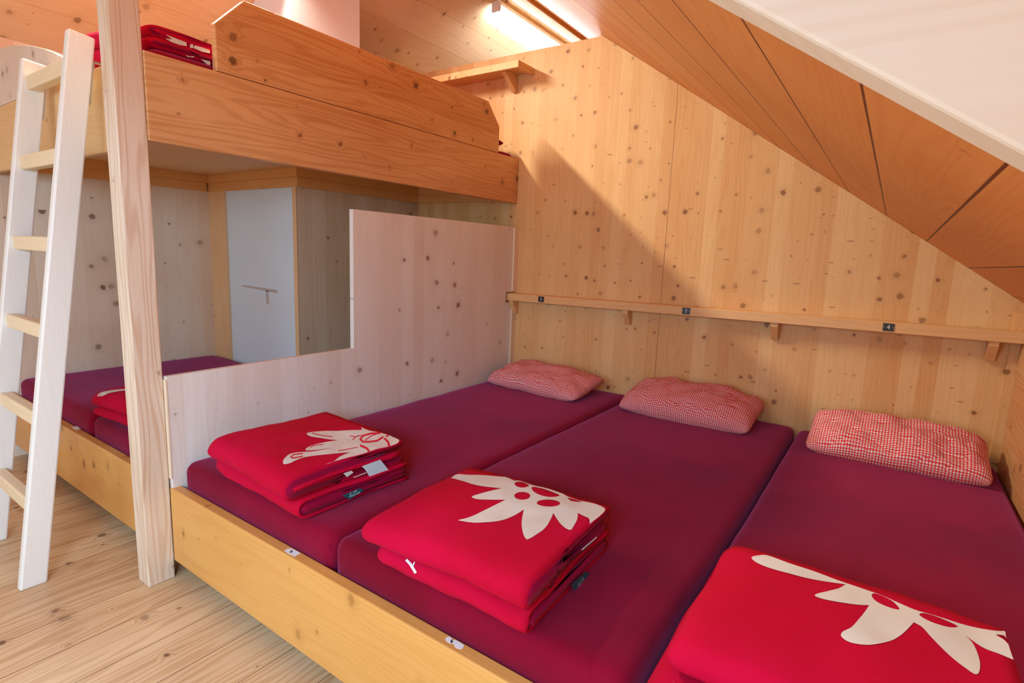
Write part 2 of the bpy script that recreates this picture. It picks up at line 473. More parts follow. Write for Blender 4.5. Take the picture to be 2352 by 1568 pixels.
def slope_piece(bm, xa, xb, ya, yb, f):
    hexa(bm, [(xa, ya, f(xa)), (xb, ya, f(xb)), (xb, yb, f(xb)), (xa, yb, f(xa)),
              (xa, ya, f(xa) + TH), (xb, ya, f(xb) + TH), (xb, yb, f(xb) + TH), (xa, yb, f(xa) + TH)])


# right slope with the roof window opening behind the camera
bm = BM()
wa, wb_, ya_, yb_ = 1.58, 2.32, -2.35, -1.15
slope_piece(bm, RX, wa, Y0, Y1, zr)
slope_piece(bm, wb_, XR + 0.05, Y0, Y1, zr)
slope_piece(bm, wa, wb_, Y0, ya_, zr)
slope_piece(bm, wa, wb_, yb_, Y1, zr)
bmesh.ops.remove_doubles(bm, verts=bm.verts, dist=1e-5)
mk('ceiling', bm, M['ceil'])['kind'] = 'structure'
bm = BM()
slope_piece(bm, XL - 0.05, RX, Y0, Y1, zl)
mk('ceiling', bm, M['ceill'])['kind'] = 'structure'
bm = BM()
for a in ((wa - 0.02, wa + 0.03, ya_, yb_), (wb_ - 0.03, wb_ + 0.02, ya_, yb_)):
    slope_piece(bm, a[0], a[1], a[2], a[3], lambda x: zr(x) - 0.01)
for a in ((ya_ - 0.02, ya_ + 0.03), (yb_ - 0.03, yb_ + 0.02)):
    slope_piece(bm, wa + 0.03, wb_ - 0.03, a[0], a[1], lambda x: zr(x) - 0.01)
mk('window_2', bm, M['beam'])['kind'] = 'structure'
# cover strip where the back wall meets the slope
bm = BM()
hexa(bm, [(0.53, DB - 0.012, zr(0.53) - 0.035), (XR, DB - 0.012, zr(XR) - 0.035), (XR, DB, zr(XR) - 0.035), (0.53, DB, zr(0.53) - 0.035),
          (0.53, DB - 0.012, zr(0.53) - 0.001), (XR, DB - 0.012, zr(XR) - 0.001), (XR, DB, zr(XR) - 0.001), (0.53, DB, zr(0.53) - 0.001)])
mk('trim_1', bm, M['wall'])['kind'] = 'structure'
mk('trim_2', box(BM(), XR - 0.03, XR, DB - 0.012, DB, 0.44, 1.06), M['wall'])['kind'] = 'structure'
# ridge beam
tag(mk('ridge_beam', box(BM(), RX + 0.005, RX + 0.10, Y0, Y1, RZ - 0.115, RZ - 0.075), M['rail'], loc=None),
    'long honey-coloured beam running under the ridge beside the lit tube lamp', 'beam')
# the near rafter
ry0, ry1 = -0.46, -0.42
fo = lambda x: 0.094
bo = lambda x: 0.094
bm = hexa(BM(), [(0.9, ry0, zr(0.9) - fo(0.9)), (2.44, ry0, zr(2.44) - fo(2.44)), (2.44, ry1, zr(2.44) - bo(2.44)), (0.9, ry1, zr(0.9) - bo(0.9)),
                 (0.9, ry0, zr(0.9) - 0.001), (2.44, ry0, zr(2.44) - 0.001), (2.44, ry1, zr(2.44) - 0.001), (0.9, ry1, zr(0.9) - 0.001)])
tag(mk('rafter', bm, M['beam'], loc=(0, 0, 0), bevel=0.003), 'pale sloping rafter close overhead at the upper right, with a big grey knot', 'rafter')

# ------------------------------------------------------------------ lamps
def lamp(x, y0, y1, z, label, mat):
    r = empty('tube_lamp', (x, (y0 + y1) / 2, z), label, 'lamp', 'fluorescent tube lamps under the ridge')
    bm = BM()
    hexa(bm, [(x - 0.035, y0, z + 0.028), (x + 0.035, y0, z + 0.028), (x + 0.035, y1, z + 0.028), (x - 0.035, y1, z + 0.028),
              (x - 0.030, y0, z + 0.07), (x + 0.030, y0, z + 0.07), (x + 0.030, y1, z + 0.07), (x - 0.030, y1, z + 0.07)])
    mk('housing', bm, M['lampw'], r, bevel=0.004)
    bm = BM()
    n = 16
    prof = [(x + 0.036 * math.cos(a), z + 0.034 + 0.036 * math.sin(a)) for a in [math.pi + i * math.pi / n for i in range(n + 1)]]
    prism(bm, prof, 'y', y0 + 0.01, y1 - 0.01)
    mk('diffuser', bm, mat, r, smooth=False)
    for yy in (y0, y1):
        mk('end_cap', box(BM(), x - 0.038, x + 0.038, yy - 0.008, yy + 0.008, z - 0.004, z + 0.068), M['lampw'], r, bevel=0.003)
    return r

lamp(-0.62, 2.63, 4.1, 2.965, 'lit white tube lamp beside the ridge beam, seen over the back wall', M['tube'])
lamp(-0.83, -0.05, 1.15, 2.80, 'lit white tube lamp above the upper bunk', M['tube_dim'])
area('tube_lamp_glow', (-0.83, 0.55, 2.785), (0.07, 0.55, 1.785), 0.06, 1.1, 58, (1.0, 0.94, 0.78), 150)
area('tube_lamp_glow_far', (-0.62, 3.36, 2.92), (-0.62, 3.36, 1.0), 0.06, 1.4, 16, (0.95, 0.98, 1.0))

# ------------------------------------------------------------------ platform with front boards
ZB, ZBB, BT = 0.345, 0.067, 0.036
pl = empty('sleeping_platform', (0.6, 0.0, 0.0), 'low sleeping platform with golden front boards carrying the mattress row', 'bed platform')
def fboard(x0, x1, label):
    o = mk('front_board', box(BM(), x0, x1, 0.0, BT, ZBB, ZB), M['front'], pl, bevel=0.004)
    o['label'] = label
    return o
fboard(-0.0025, XR - 0.003, 'long golden front board right of the post')
fboard(XL + 0.003, -0.087, 'golden front board left of the post')
mk('deck', prism(BM(), [(XL + 0.003, BT), (XR - 0.003, BT), (XR - 0.003, DB - 0.002), (-0.864, DB - 0.002), (-0.864, 1.106), (XL + 0.003, 1.106)], 'z', 0.255, 0.275), M['deck'], pl)
for x in (-0.75, 0.85, 1.71):
    mk('bearer', box(BM(), x - 0.03, x + 0.03, 0.10, DB - 0.002, 0.0, 0.255), M['deck'], pl)

# paper number stickers on the board edge
def text_mesh(s, size, mat, parent, matrix, name, extrude=0.0004, font_shear=0.0):
    cu = bpy.data.curves.new(name, 'FONT')
    cu.body = s
    cu.size = size
    cu.align_x = 'CENTER'
    cu.align_y = 'CENTER'
    cu.extrude = extrude
    cu.shear = font_shear
    tmp = bpy.data.objects.new(name, cu)
    C.objects.link(tmp)
    dg = bpy.context.evaluated_depsgraph_get()
    me = bpy.data.meshes.new_from_object(tmp.evaluated_get(dg))
    bpy.data.objects.remove(tmp, do_unlink=True)
    me.transform(Matrix.Translation(-parent_loc(parent)) @ matrix)
    me.materials.clear()
    me.materials.append(mat)
    o = bpy.data.objects.new(name, me)
    C.objects.link(o)
    o.parent = parent
    return o

STICK = {}
#STICKDATA#
STICK = {'4':([(1.2833,0.0197),(1.2833,0.0272),(1.2857,0.0308),(1.2963,0.0286),(1.3011,0.0278),(1.3062,0.0306),(1.3193,0.0306),(1.3297,0.0297),(1.3319,0.0275),(1.334,0.0198),(1.332,0.0155),(1.3228,0.0122),(1.3165,0.0139),(1.309,0.0192),(1.3072,0.019),(1.3041,0.016),(1.2976,0.0149),(1.2899,0.0157)],[[(1.2995,0.0268),(1.2987,0.024),(1.2985,0.0207),(1.3011,0.0198),(1.3034,0.0233)],[(1.3029,0.021),(1.3035,0.0162)]]),'3':([(0.6779,0.0096),(0.6748,0.0179),(0.6755,0.0238),(0.68,0.0251),(0.6816,0.0295),(0.6985,0.0307),(0.7173,0.0306),(0.7241,0.0292),(0.7252,0.0234),(0.7244,0.0183),(0.7266,0.0112),(0.7248,0.009),(0.7193,0.0098),(0.7117,0.0096),(0.7001,0.0085),(0.689,0.0087)],[[(0.6923,0.0201),(0.6931,0.0218),(0.6958,0.0209),(0.6961,0.0181)],[(0.6943,0.0159),(0.6985,0.0151),(0.7012,0.0154),(0.7007,0.0181),(0.6981,0.0198),(0.6962,0.0232)]]),'2':([(-0.0985,0.0117),(-0.0988,0.0206),(-0.1005,0.0319),(-0.0755,0.0334),(-0.0492,0.0327),(-0.0396,0.0262),(-0.0411,0.0194),(-0.0385,0.0105),(-0.0684,0.011)],[[(-0.0811,0.0183),(-0.0739,0.0176),(-0.0752,0.021),(-0.0769,0.0241),(-0.0766,0.0272)]]),'1':([(-1.005,0.0168),(-1.0086,0.0289),(-1.0129,0.0386),(-0.9899,0.0379),(-0.957,0.0369),(-0.949,0.0271),(-0.9488,0.0179),(-0.9705,0.0173)],[[(-0.9914,0.0251),(-0.9853,0.0309)]])}

def stroke_poly(path, wd):
    """closed outline of a pen stroke of width wd along a 2D path"""
    L, Rr = [], []
    n = len(path)
    for i, p in enumerate(path):
        a, b = Vector(path[max(0, i - 1)]), Vector(path[min(n - 1, i + 1)])
        d = (b - a).normalized()
        nr = Vector((-d.y, d.x)) * wd / 2
        L.append(tuple(Vector(p) + nr)); Rr.append(tuple(Vector(p) - nr))
    return L + Rr[::-1]


def sticker(key, label):
    data = STICK.get(key)
    if not data: return
    poly, strokes = data
    c = (sum(p[0] for p in poly) / len(poly), sum(p[1] for p in poly) / len(poly), ZB)
    e = empty('number_sticker', c, label, 'sticker', 'paper number stickers along the front board')
    mk('paper', prism(BM(), poly, 'z', ZB + 0.0001, ZB + 0.0007), M['paper'], e)
    bm = BM()
    for st in strokes:
        q = stroke_poly(st, 0.0028)
        n = len(st)
        for i in range(n - 1):
            prism(bm, [q[i], q[i + 1], q[2 * n - 2 - i], q[2 * n - 1 - i]], 'z', ZB + 0.0008, ZB + 0.0011)
    mk('handwritten_number', bm, M['pen'], e)

sticker('2', 'small white paper sticker with a 2 on the board edge beside the post')
sticker('3', 'torn white sticker with a 3 on the front board before the first mattress seam')
sticker('4', 'torn white peanut-shaped sticker with a 4 on the front board near the second blanket')
sticker('1', 'small faded paper sticker on the board left of the post, between post and ladder')

# ------------------------------------------------------------------ mattresses
def mattress(name, x0, x1, y0, y1, z0, z1, label, r=0.035, seed=0, group='velour mattresses side by side'):
    bm = BM()
    nx, ny = max(10, int((x1 - x0) / 0.03)), max(10, int((y1 - y0) / 0.04))
    cx, cy = (x0 + x1) / 2, (y0 + y1) / 2
    hx, hy = (x1 - x0) / 2, (y1 - y0) / 2
    # parameter along each side: denser near edges; profile rounded
    def axis(n, h):
        pts = [-h, -h + r * 0.15, -h + r * 0.35, -h + r * 0.65, -h + r]
        m = n - 8
        pts += [-h + r + (2 * h - 2 * r) * (i + 1) / (m + 1) for i in range(m)]
        pts += [h - r, h - r * 0.65, h - r * 0.35, h - r * 0.15, h]
        return pts
    X, Y = axis(nx, hx), axis(ny, hy)
    def top(u, v):
        du = max(0.0, (abs(u) - (hx - r)) / r)
        dv = max(0.0, (abs(v) - (hy - r)) / r)
        d = min(1.0, math.hypot(du, dv))
        z = z1 - r + r * math.sqrt(max(0.0, 1 - d * d))
        k = 1.0
        if math.hypot(du, dv) > 1.0:
            k = 1.0 / math.hypot(du, dv)
            u = math.copysign(hx - r + (abs(u) - hx + r) * k, u) if du > 0 else u
            v = math.copysign(hy - r + (abs(v) - hy + r) * k, v) if dv > 0 else v
        wv = noise.noise(Vector((u * 1.6 + seed, v * 1.6, seed))) * 0.006 + noise.noise(Vector((u * 6 + seed, v * 6, 3.3))) * 0.0016
        edge = max(abs(u) / hx, abs(v) / hy)
        wv += 0.006 * (1 - edge ** 6)
        rim = math.exp(-((hx - abs(u)) / 0.09)) + math.exp(-((hy - abs(v)) / 0.09))
        wv += noise.noise(Vector((u * 14 + seed, v * 14, 7.7))) * 0.003 * min(1, rim)
        return Vector((cx + u, cy + v, z + wv))
    g = [[bm.verts.new(top(u, v)) for v in Y] for u in X]
    for i in range(len(X) - 1):
        for j in range(len(Y) - 1):
            bm.faces.new((g[i][j], g[i + 1][j], g[i + 1][j + 1], g[i][j + 1]))
    rim = [g[i][0] for i in range(len(X))] + [g[-1][j] for j in range(1, len(Y))] + [g[i][-1] for i in range(len(X) - 2, -1, -1)] + [g[0][j] for j in range(len(Y) - 2, 0, -1)]
    low = [bm.verts.new((v.co.x, v.co.y, z0)) for v in rim]
    n = len(rim)
    for i in range(n):
        bm.faces.new((rim[i], low[i], low[(i + 1) % n], rim[(i + 1) % n]))
    bm.faces.new(low)
    o = mk(name, bm, M['mat'], loc=(cx, cy, z0), smooth=True)
    return tag(o, label, 'mattress', group)

ZM = 0.432
mattress('mattress', 0.014, 0.848, 0.040, DB - 0.004, 0.275, ZM, 'crimson velour mattress next to the pale partition, under the leftmost pillow of the row', seed=1)
mattress('mattress', 0.855, 1.708, 0.040, DB - 0.006, 0.275, ZM, 'dark crimson mattress in the middle of the three right of the partition', seed=5)
mattress('mattress', 1.722, XR - 0.006, 0.040, DB - 0.010, 0.275, ZM, 'dark crimson mattress at the right wall under the sloping ceiling', seed=9)
mattress('mattress', -0.826, -0.042, 0.040, DB - 0.004, 0.275, ZM - 0.004, 'magenta mattress under the upper bunk, just behind the post, with a folded blanket', seed=13)
mattress('mattress', XL + 0.004, -0.834, 0.040, 1.098, 0.275, ZM, 'magenta mattress under the upper bunk seen through the ladder', seed=17)

# ------------------------------------------------------------------ partition panel
YP1, ZP, ZPL = 0.803, 1.38, 0.753
pt = empty('partition_panel', (-0.02, 1.05, 0.28), 'pale knotty stepped partition panel between the two lower sleeping areas', 'partition')
prof = [(0.006, 0.277), (DB - 0.001, 0.277), (DB - 0.001, 0.905), (2.0, 0.905), (2.0, 0.972), (DB - 0.001, 0.972), (DB - 0.001, ZP), (YP1, ZP), (YP1, ZPL), (0.006, ZPL - 0.004)]
mk('panel', prism(BM(), prof, 'x', -0.014, 0.010), M['pale'], pt, bevel=0.0012, segs=1)
mk('edge_strip', box(BM(), -0.014, 0.012, 0.0015, 0.006, 0.38, 0.738), M['paleb'], pt)
mk('corner_batten', box(BM(), 0.010, 0.020, DB - 0.042, DB - 0.0005, 0.44, 0.90), M['paleb'], pt, bevel=0.001, segs=1)
mk('corner_batten', box(BM(), 0.010, 0.020, DB - 0.042, DB - 0.0005, 0.975, ZP - 0.004), M['paleb'], pt, bevel=0.001, segs=1)

# ------------------------------------------------------------------ post
tag(mk('support_post', box(BM(), -0.086, -0.003, -0.0855, 0.001, 0.0, 2.74), M['post'], loc=(-0.07, -0.035, 0), bevel=0.004),
    'square ribbed timber post carrying the upper bunk corner', 'post')

# ------------------------------------------------------------------ upper bunk
ub = empty('upper_bunk', (-0.9, 1.0, 1.525), 'orange lacquered upper bunk with high guard board above the lower beds', 'bunk bed')
ZU0, ZU1, ZG = 1.525, 1.798, 2.065
mk('side_board', box(BM(), -0.030, 0.0, 0.0015, DB - 0.001, ZU0, ZU1), M['lacq'], ub, bevel=0.004)
mk('guard_board', prism(BM(), [(0.231, ZU1 + 0.002), (1.888, ZU1 + 0.002), (1.888, 1.948), (1.775, ZG), (0.341, ZG), (0.231, 1.954)], 'x', -0.030, -0.001), M['lacq'], ub, bevel=0.004)
mk('front_board', box(BM(), XL + 0.003, -0.087, 0.0, 0.028, 1.512, 1.800), M['lacqx'], ub, bevel=0.004)
# curved front guard standing on the front board, left of the ladder
pts = [(-1.851, 1.802), (-0.50, 1.802), (-0.53, 1.812), (-0.60, 1.845), (-0.69, 1.887), (-0.78, 1.918), (-0.87, 1.946), (-0.98, 1.973), (-1.10, 1.998), (-1.25, 2.022), (-1.42, 2.040), (-1.62, 2.052), (-1.851, 2.058)]
mk('front_guard', prism(BM(), pts, 'y', 0.002, 0.024), M['palex'], ub, bevel=0.002, segs=1)
deck = [(XL + 0.003, 0.029), (-0.031, 0.029), (-0.031, DB - 0.001), (-0.863, DB - 0.001), (-0.863, 1.124), (XL + 0.003, 1.124)]
mk('deck', prism(BM(), deck, 'z', 1.652, 1.70), M['deck'], ub)
# ledgers under the deck
for nm, xa, xb, ya, yb in (('left', XL, XL + 0.030, 0.03, 1.094), ('ch', XL, -0.864 + 0.030, 1.094, 1.124), ('side', -0.864, -0.834, 1.124, DB - 0.031), ('back', -0.864, -0.031, DB - 0.031, DB - 0.001)):
    xa = max(xa, XL + 0.003)
    mk('bearer', box(BM(), xa, xb, ya, yb, 1.600, 1.652), M['orange'], ub, bevel=0.0015, segs=1)
    k = 0.010
    if nm == 'left': a = (xa, xb - k, ya, yb)
    elif nm == 'ch': a = (xa, xb - k, ya + k, yb)
    elif nm == 'side': a = (xa, xb - k, ya, yb + k)
    else: a = (xa, xb, ya + k, yb)
    mk('ledger', box(BM(), a[0], a[1], a[2], a[3], 1.545, 1.600), M['orange'], ub, bevel=0.0015, segs=1)

mattress('mattress', -0.86, -0.034, 0.030, DB - 0.004, 1.70, 1.826, 'magenta mattress on the upper bunk behind its guard board', seed=21)

# ------------------------------------------------------------------ chimney
ch = empty('chimney', (-1.3, 1.4, 0.0), 'white painted chimney rising behind the bunks, boxed in with timber below', 'chimney')
def ztop(x): return zl(x) + 0.03
bm = BM()
prism(bm, [(-1.69, 0.0), (-0.90, 0.0), (-0.90, zl(-0.90) - 0.002), (-1.69, zl(-1.69) - 0.002)], 'y', 1.125, 1.605)
mk('stack', bm, M['white'], ch)
mk('side_cladding', box(BM(), -0.899, -0.866, 1.112, DB - 0.001, 0.276, 1.60), M['clad'], ch)
mk('edge_board', box(BM(), -0.899, -0.864, 1.108, 1.112, 0.276, 1.545), M['batz'], ch)
mk('side_board', box(BM(), XL + 0.001, -1.652, 1.110, 1.124, 0.276, 1.545), M['batz'], ch)
bm = BM()
hexa(bm, [(-1.50, 1.1246, 0.932), (-1.10, 1.1246, 0.915), (-1.10, 1.125, 0.915), (-1.50, 1.125, 0.932),
          (-1.50, 1.1246, 0.942), (-1.10, 1.1246, 0.936), (-1.10, 1.125, 0.936), (-1.50, 1.125, 0.942)])
hexa(bm, [(-1.222, 1.1246, 0.838), (-1.198, 1.1246, 0.838), (-1.198, 1.125, 0.838), (-1.222, 1.125, 0.838),
          (-1.228, 1.1246, 0.925), (-1.196, 1.1246, 0.925), (-1.196, 1.125, 0.925), (-1.228, 1.125, 0.925)])
o = mk('rub_mark', bm, M['stain'], ch)
o['label'] = 'beige T-shaped rub mark on the white paint'

# ------------------------------------------------------------------ ladder
ld = empty('bunk_ladder', (-0.55, -0.3, 0.0), 'pale wooden ladder leaning against the upper bunk, left of the post', 'ladder')
yf = lambda z: -0.360 + 0.1435 * z       # front edge of the stiles
DEP = 0.076
for x0, zt in ((-0.347, 1.885), (-0.818, 1.868)):
    x1 = x0 + 0.034
    bm = hexa(BM(), [(x0, yf(0), 0), (x1, yf(0), 0), (x1, yf(0) + DEP, 0), (x0, yf(0) + DEP, 0),
                     (x0, yf(zt), zt + 0.004), (x1, yf(zt), zt + 0.004), (x1, yf(zt) + DEP, zt - 0.006), (x0, yf(zt) + DEP, zt - 0.006)])
    mk('stile', bm, M['ladder'], ld, bevel=0.006)
for z in (1.783, 1.483, 1.181, 0.881, 0.575, 0.272):
    y0 = yf(z) + 0.016
    hh = 0.026
    mk('rung', box(BM(), -0.785, -0.346, y0, y0 + 0.040, z - hh, z + hh), M['rung'], ld, bevel=0.006)
for x0 in (-0.312, -0.782):
    bm = BM()
    yb0 = yf(1.80) + DEP
    t = 0.004
    xx0, xx1 = x0 - 0.022, x0 - 0.002
    prism(bm, [(yf(1.66) + DEP, 1.66), (yb0, 1.800), (yb0 + 0.002, 1.806), (0.034, 1.806), (0.034, 1.76), (0.030, 1.76), (0.030, 1.802), (yb0 + 0.005, 1.802), (yf(1.66) + DEP + 0.004, 1.66)], 'x', xx0, xx1)
    mk('hook', bm, M['metal'], ld)

# ------------------------------------------------------------------ wall rail and upper shelf
rl = empty('wall_rail', (1.2, 2.06, 0.94), 'long narrow wooden rail shelf with black number plates along the back wall', 'shelf')
zt_ = lambda x: 0.9635 + (x + 0.07) * 0.0098
bm = hexa(BM(), [(-0.10, 2.02, zt_(-0.1) - 0.045), (XR - 0.001, 2.02, zt_(XR) - 0.045), (XR - 0.001, 2.099, zt_(XR) - 0.045), (-0.10, 2.099, zt_(-0.1) - 0.045),
                 (-0.10, 2.02, zt_(-0.1)), (XR - 0.001, 2.02, zt_(XR)), (XR - 0.001, 2.099, zt_(XR)), (-0.10, 2.099, zt_(-0.1))])
mk('rail_board', bm, M['rail'], rl, bevel=0.002, segs=1)
for x in (0.028, 0.805, 1.570, 2.372):
    zb = zt_(x) - 0.0455
    bm = prism(BM(), [(2.032, zb), (2.099, zb), (2.099, zb - 0.085), (2.078, zb - 0.085), (2.032, zb - 0.018)], 'x', x - 0.016, x + 0.016)
    mk('bracket', bm, M['rail'], rl, bevel=0.001, segs=1)
for x, s in ((0.261, '2'), (1.148, '3'), (2.020, '4')):
    zc = zt_(x) - 0.021
    p = mk('number_plate', box(BM(), x - 0.020, x + 0.020, 2.0170, 2.0198, zc - 0.0165, zc + 0.0165), M['black'], rl)
    p['label'] = 'black number plate with white ' + s
    text_mesh(s, 0.026, M['ink'], p, Matrix.Translation((x, 2.0166, zc)) @ Matrix.Rotation(R(90), 4, 'X'), 'digit', 0.0003)
    for sx in (-1, 1):
        bm = BM()
        bmesh.ops.create_cone(bm, cap_ends=True, segments=10, radius1=0.0016, radius2=0.0016, depth=0.001, matrix=Matrix.Translation((x + sx * 0.0155, 2.0166, zc)) @ Matrix.Rotation(R(90), 4, 'X'))
        mk('screw', bm, M['metal'], p)

us = empty('wall_shelf', (-0.3, 2.03, 2.30), 'short wooden shelf high on the back wall above the upper bunk', 'shelf')
mk('shelf_board', box(BM(), -0.86, 0.085, 1.952, DB - 0.001, 2.296, 2.319), M['rail'], us, bevel=0.0015, segs=1)
mk('front_lip', box(BM(), -0.86, 0.085, 1.932, 1.952, 2.279, 2.319), M['wall'], us, bevel=0.0015, segs=1)
mk('end_strip', box(BM(), 0.065, 0.085, 1.9525, DB - 0.001, 2.279, 2.2955), M['rail'], us)
for x in (-0.045, -0.62):
    bm = prism(BM(), [(1.968, 2.2955), (2.099, 2.2955), (2.099, 2.195), (2.080, 2.195), (1.990, 2.265), (1.968, 2.275)], 'x', x - 0.015, x + 0.015)
    mk('bracket', bm, M['rail'], us, bevel=0.001, segs=1)

# ------------------------------------------------------------------ pillows
def pillow(cx, cy, cz, W, H, T, rot, tilt, mat, label, seed, roll=0.0, pinch=0.10, name='pillow', cat='pillow', group='gingham pillows at the back wall'):
    bm = BM()
    uvl = bm.loops.layers.uv.new('UVMap')
    n, m = 56, 34
    def P(i, j, s):
        a, b = -1 + 2 * i / n, -1 + 2 * j / m
        a = math.sin(a * math.pi / 2) * 0.55 + a * 0.45
        b = math.sin(b * math.pi / 2) * 0.55 + b * 0.45
        ra, rb = (1 - abs(a) ** 3.2) ** 0.5 if abs(a) < 1 else 0, (1 - abs(b) ** 2.8) ** 0.5 if abs(b) < 1 else 0
        t = ra * rb
        ex = 1 - pinch * (1 - abs(a) ** 2) * abs(b) ** 6 * 0.35
        x = a * W / 2 * (1 - pinch * 0.35 * (1 - b * b) * abs(a) ** 3)
        cc = 1 - 0.07 * (abs(a) ** 5) * (abs(b) ** 5)
        x *= cc
        y = cc * b * H / 2 * (1 - pinch * 0.55 * (1 - a * a) * abs(b) ** 3)
        z = s * T / 2 * t * (1.0 if s > 0 else 0.72)
        wr = noise.noise(Vector((a * 3.2 + seed, b * 2.2, seed * 1.7))) * 0.016 + noise.noise(Vector((a * 9 + seed, b * 6, 4.1))) * 0.005
        cr = abs(noise.noise(Vector((a * 4 + seed * 2, b * 5, 9.3))))
        wr -= 0.010 * max(0, 0.12 - cr) / 0.12
        z += wr * min(1, t * 1.6) * (1 if s > 0 else 0.3)
        z += 0.006 * noise.noise(Vector((a * 5 + seed, b * 5, 0.4)))
        return Vector((x, y, z))
    for s in (1, -1):
        g = [[bm.verts.new(P(i, j, s)) for j in range(m + 1)] for i in range(n + 1)]
        # woven cloth: texture coordinates follow the length along the surface
        U = [[0.0] * (m + 1) for _ in range(n + 1)]
        V = [[0.0] * (m + 1) for _ in range(n + 1)]
        ci, cj = n // 2, m // 2
        jr = [m // 2] * (m + 1)
        for j in range(m + 1):
            for i in range(ci + 1, n + 1): U[i][j] = U[i - 1][j] + (g[i][jr[j]].co - g[i - 1][jr[j]].co).length
            for i in range(ci - 1, -1, -1): U[i][j] = U[i + 1][j] - (g[i][jr[j]].co - g[i + 1][jr[j]].co).length
        for i in range(n + 1):
            for j in range(cj + 1, m + 1): V[i][j] = V[i][j - 1] + (g[ci][j].co - g[ci][j - 1].co).length
            for j in range(cj - 1, -1, -1): V[i][j] = V[i][j + 1] - (g[ci][j].co - g[ci][j + 1].co).length
        for i in range(n):
            for j in range(m):
                q = [(i, j), (i + 1, j), (i + 1, j + 1), (i, j + 1)]
                if s < 0: q = q[::-1]
                f = bm.faces.new([g[a][b] for a, b in q])
                for lp, (a, b) in zip(f.loops, q):
                    lp[uvl].uv = (U[a][b], V[a][b])
    bmesh.ops.remove_doubles(bm, verts=bm.verts, dist=0.0008)
    me = bpy.data.meshes.new(name)
    bm.to_mesh(me); bm.free()
    for p in me.polygons: p.use_smooth = True
    me.materials.append(mat)
    o = bpy.data.objects.new(name, me)
    C.objects.link(o)
    o.rotation_euler = (R(tilt), R(roll), R(rot))
    o.location = (cx, cy, cz)
    return tag(o, label, cat, group)

pillow(0.400, 1.865, ZM + 0.056, 0.65, 0.34, 0.150, -4, 11, M['ging'], 'flat red and white gingham pillow by the partition corner, leftmost in the row', 1.3)
pillow(1.245, 1.90, ZM + 0.064, 0.66, 0.36, 0.185, -1, 12, M['ging'], 'plump red gingham pillow on the middle mattress', 4.2)
pillow(2.095, 1.872, ZM + 0.064, 0.63, 0.35, 0.170, 0, 15, M['ging2'], 'wide orange-red gingham pillow on the mattress at the right wall', 8.8)
pillow(-0.32, 1.86, 1.868, 0.55, 0.34, 0.09, 0, 5, M['mat'], 'dark red pillow barely showing past the end of the guard board', 3.1, group='pillows on the upper bunk')

# ------------------------------------------------------------------ blankets
def pip(x, y, poly):
    c = False
    n = len(poly)
    for i in range(n):
        x1, y1 = poly[i]
        x2, y2 = poly[(i + 1) % n]
        if (y1 > y) != (y2 > y) and x < (x2 - x1) * (y - y1) / (y2 - y1) + x1:
            c = not c
    return c


def smooth_poly(pts, n=6):
    """Catmull-Rom through pts; a point given with a third value keeps a sharp corner"""
    out = []
    N = len(pts)
    for i in range(N):
        p0, p1, p2, p3 = (pts[(i + k - 1) % N] for k in range(4))
        if len(p1) > 2: p0 = p1
        if len(p2) > 2: p3 = p2
        for s in range(n):
            t = s / n
            out.append(tuple(0.5 * ((2 * p1[d]) + (-p0[d] + p2[d]) * t + (2 * p0[d] - 5 * p1[d] + 4 * p2[d] - p3[d]) * t * t + (-p0[d] + 3 * p1[d] - 3 * p2[d] + p3[d]) * t ** 3) for d in (0, 1)))
    return out


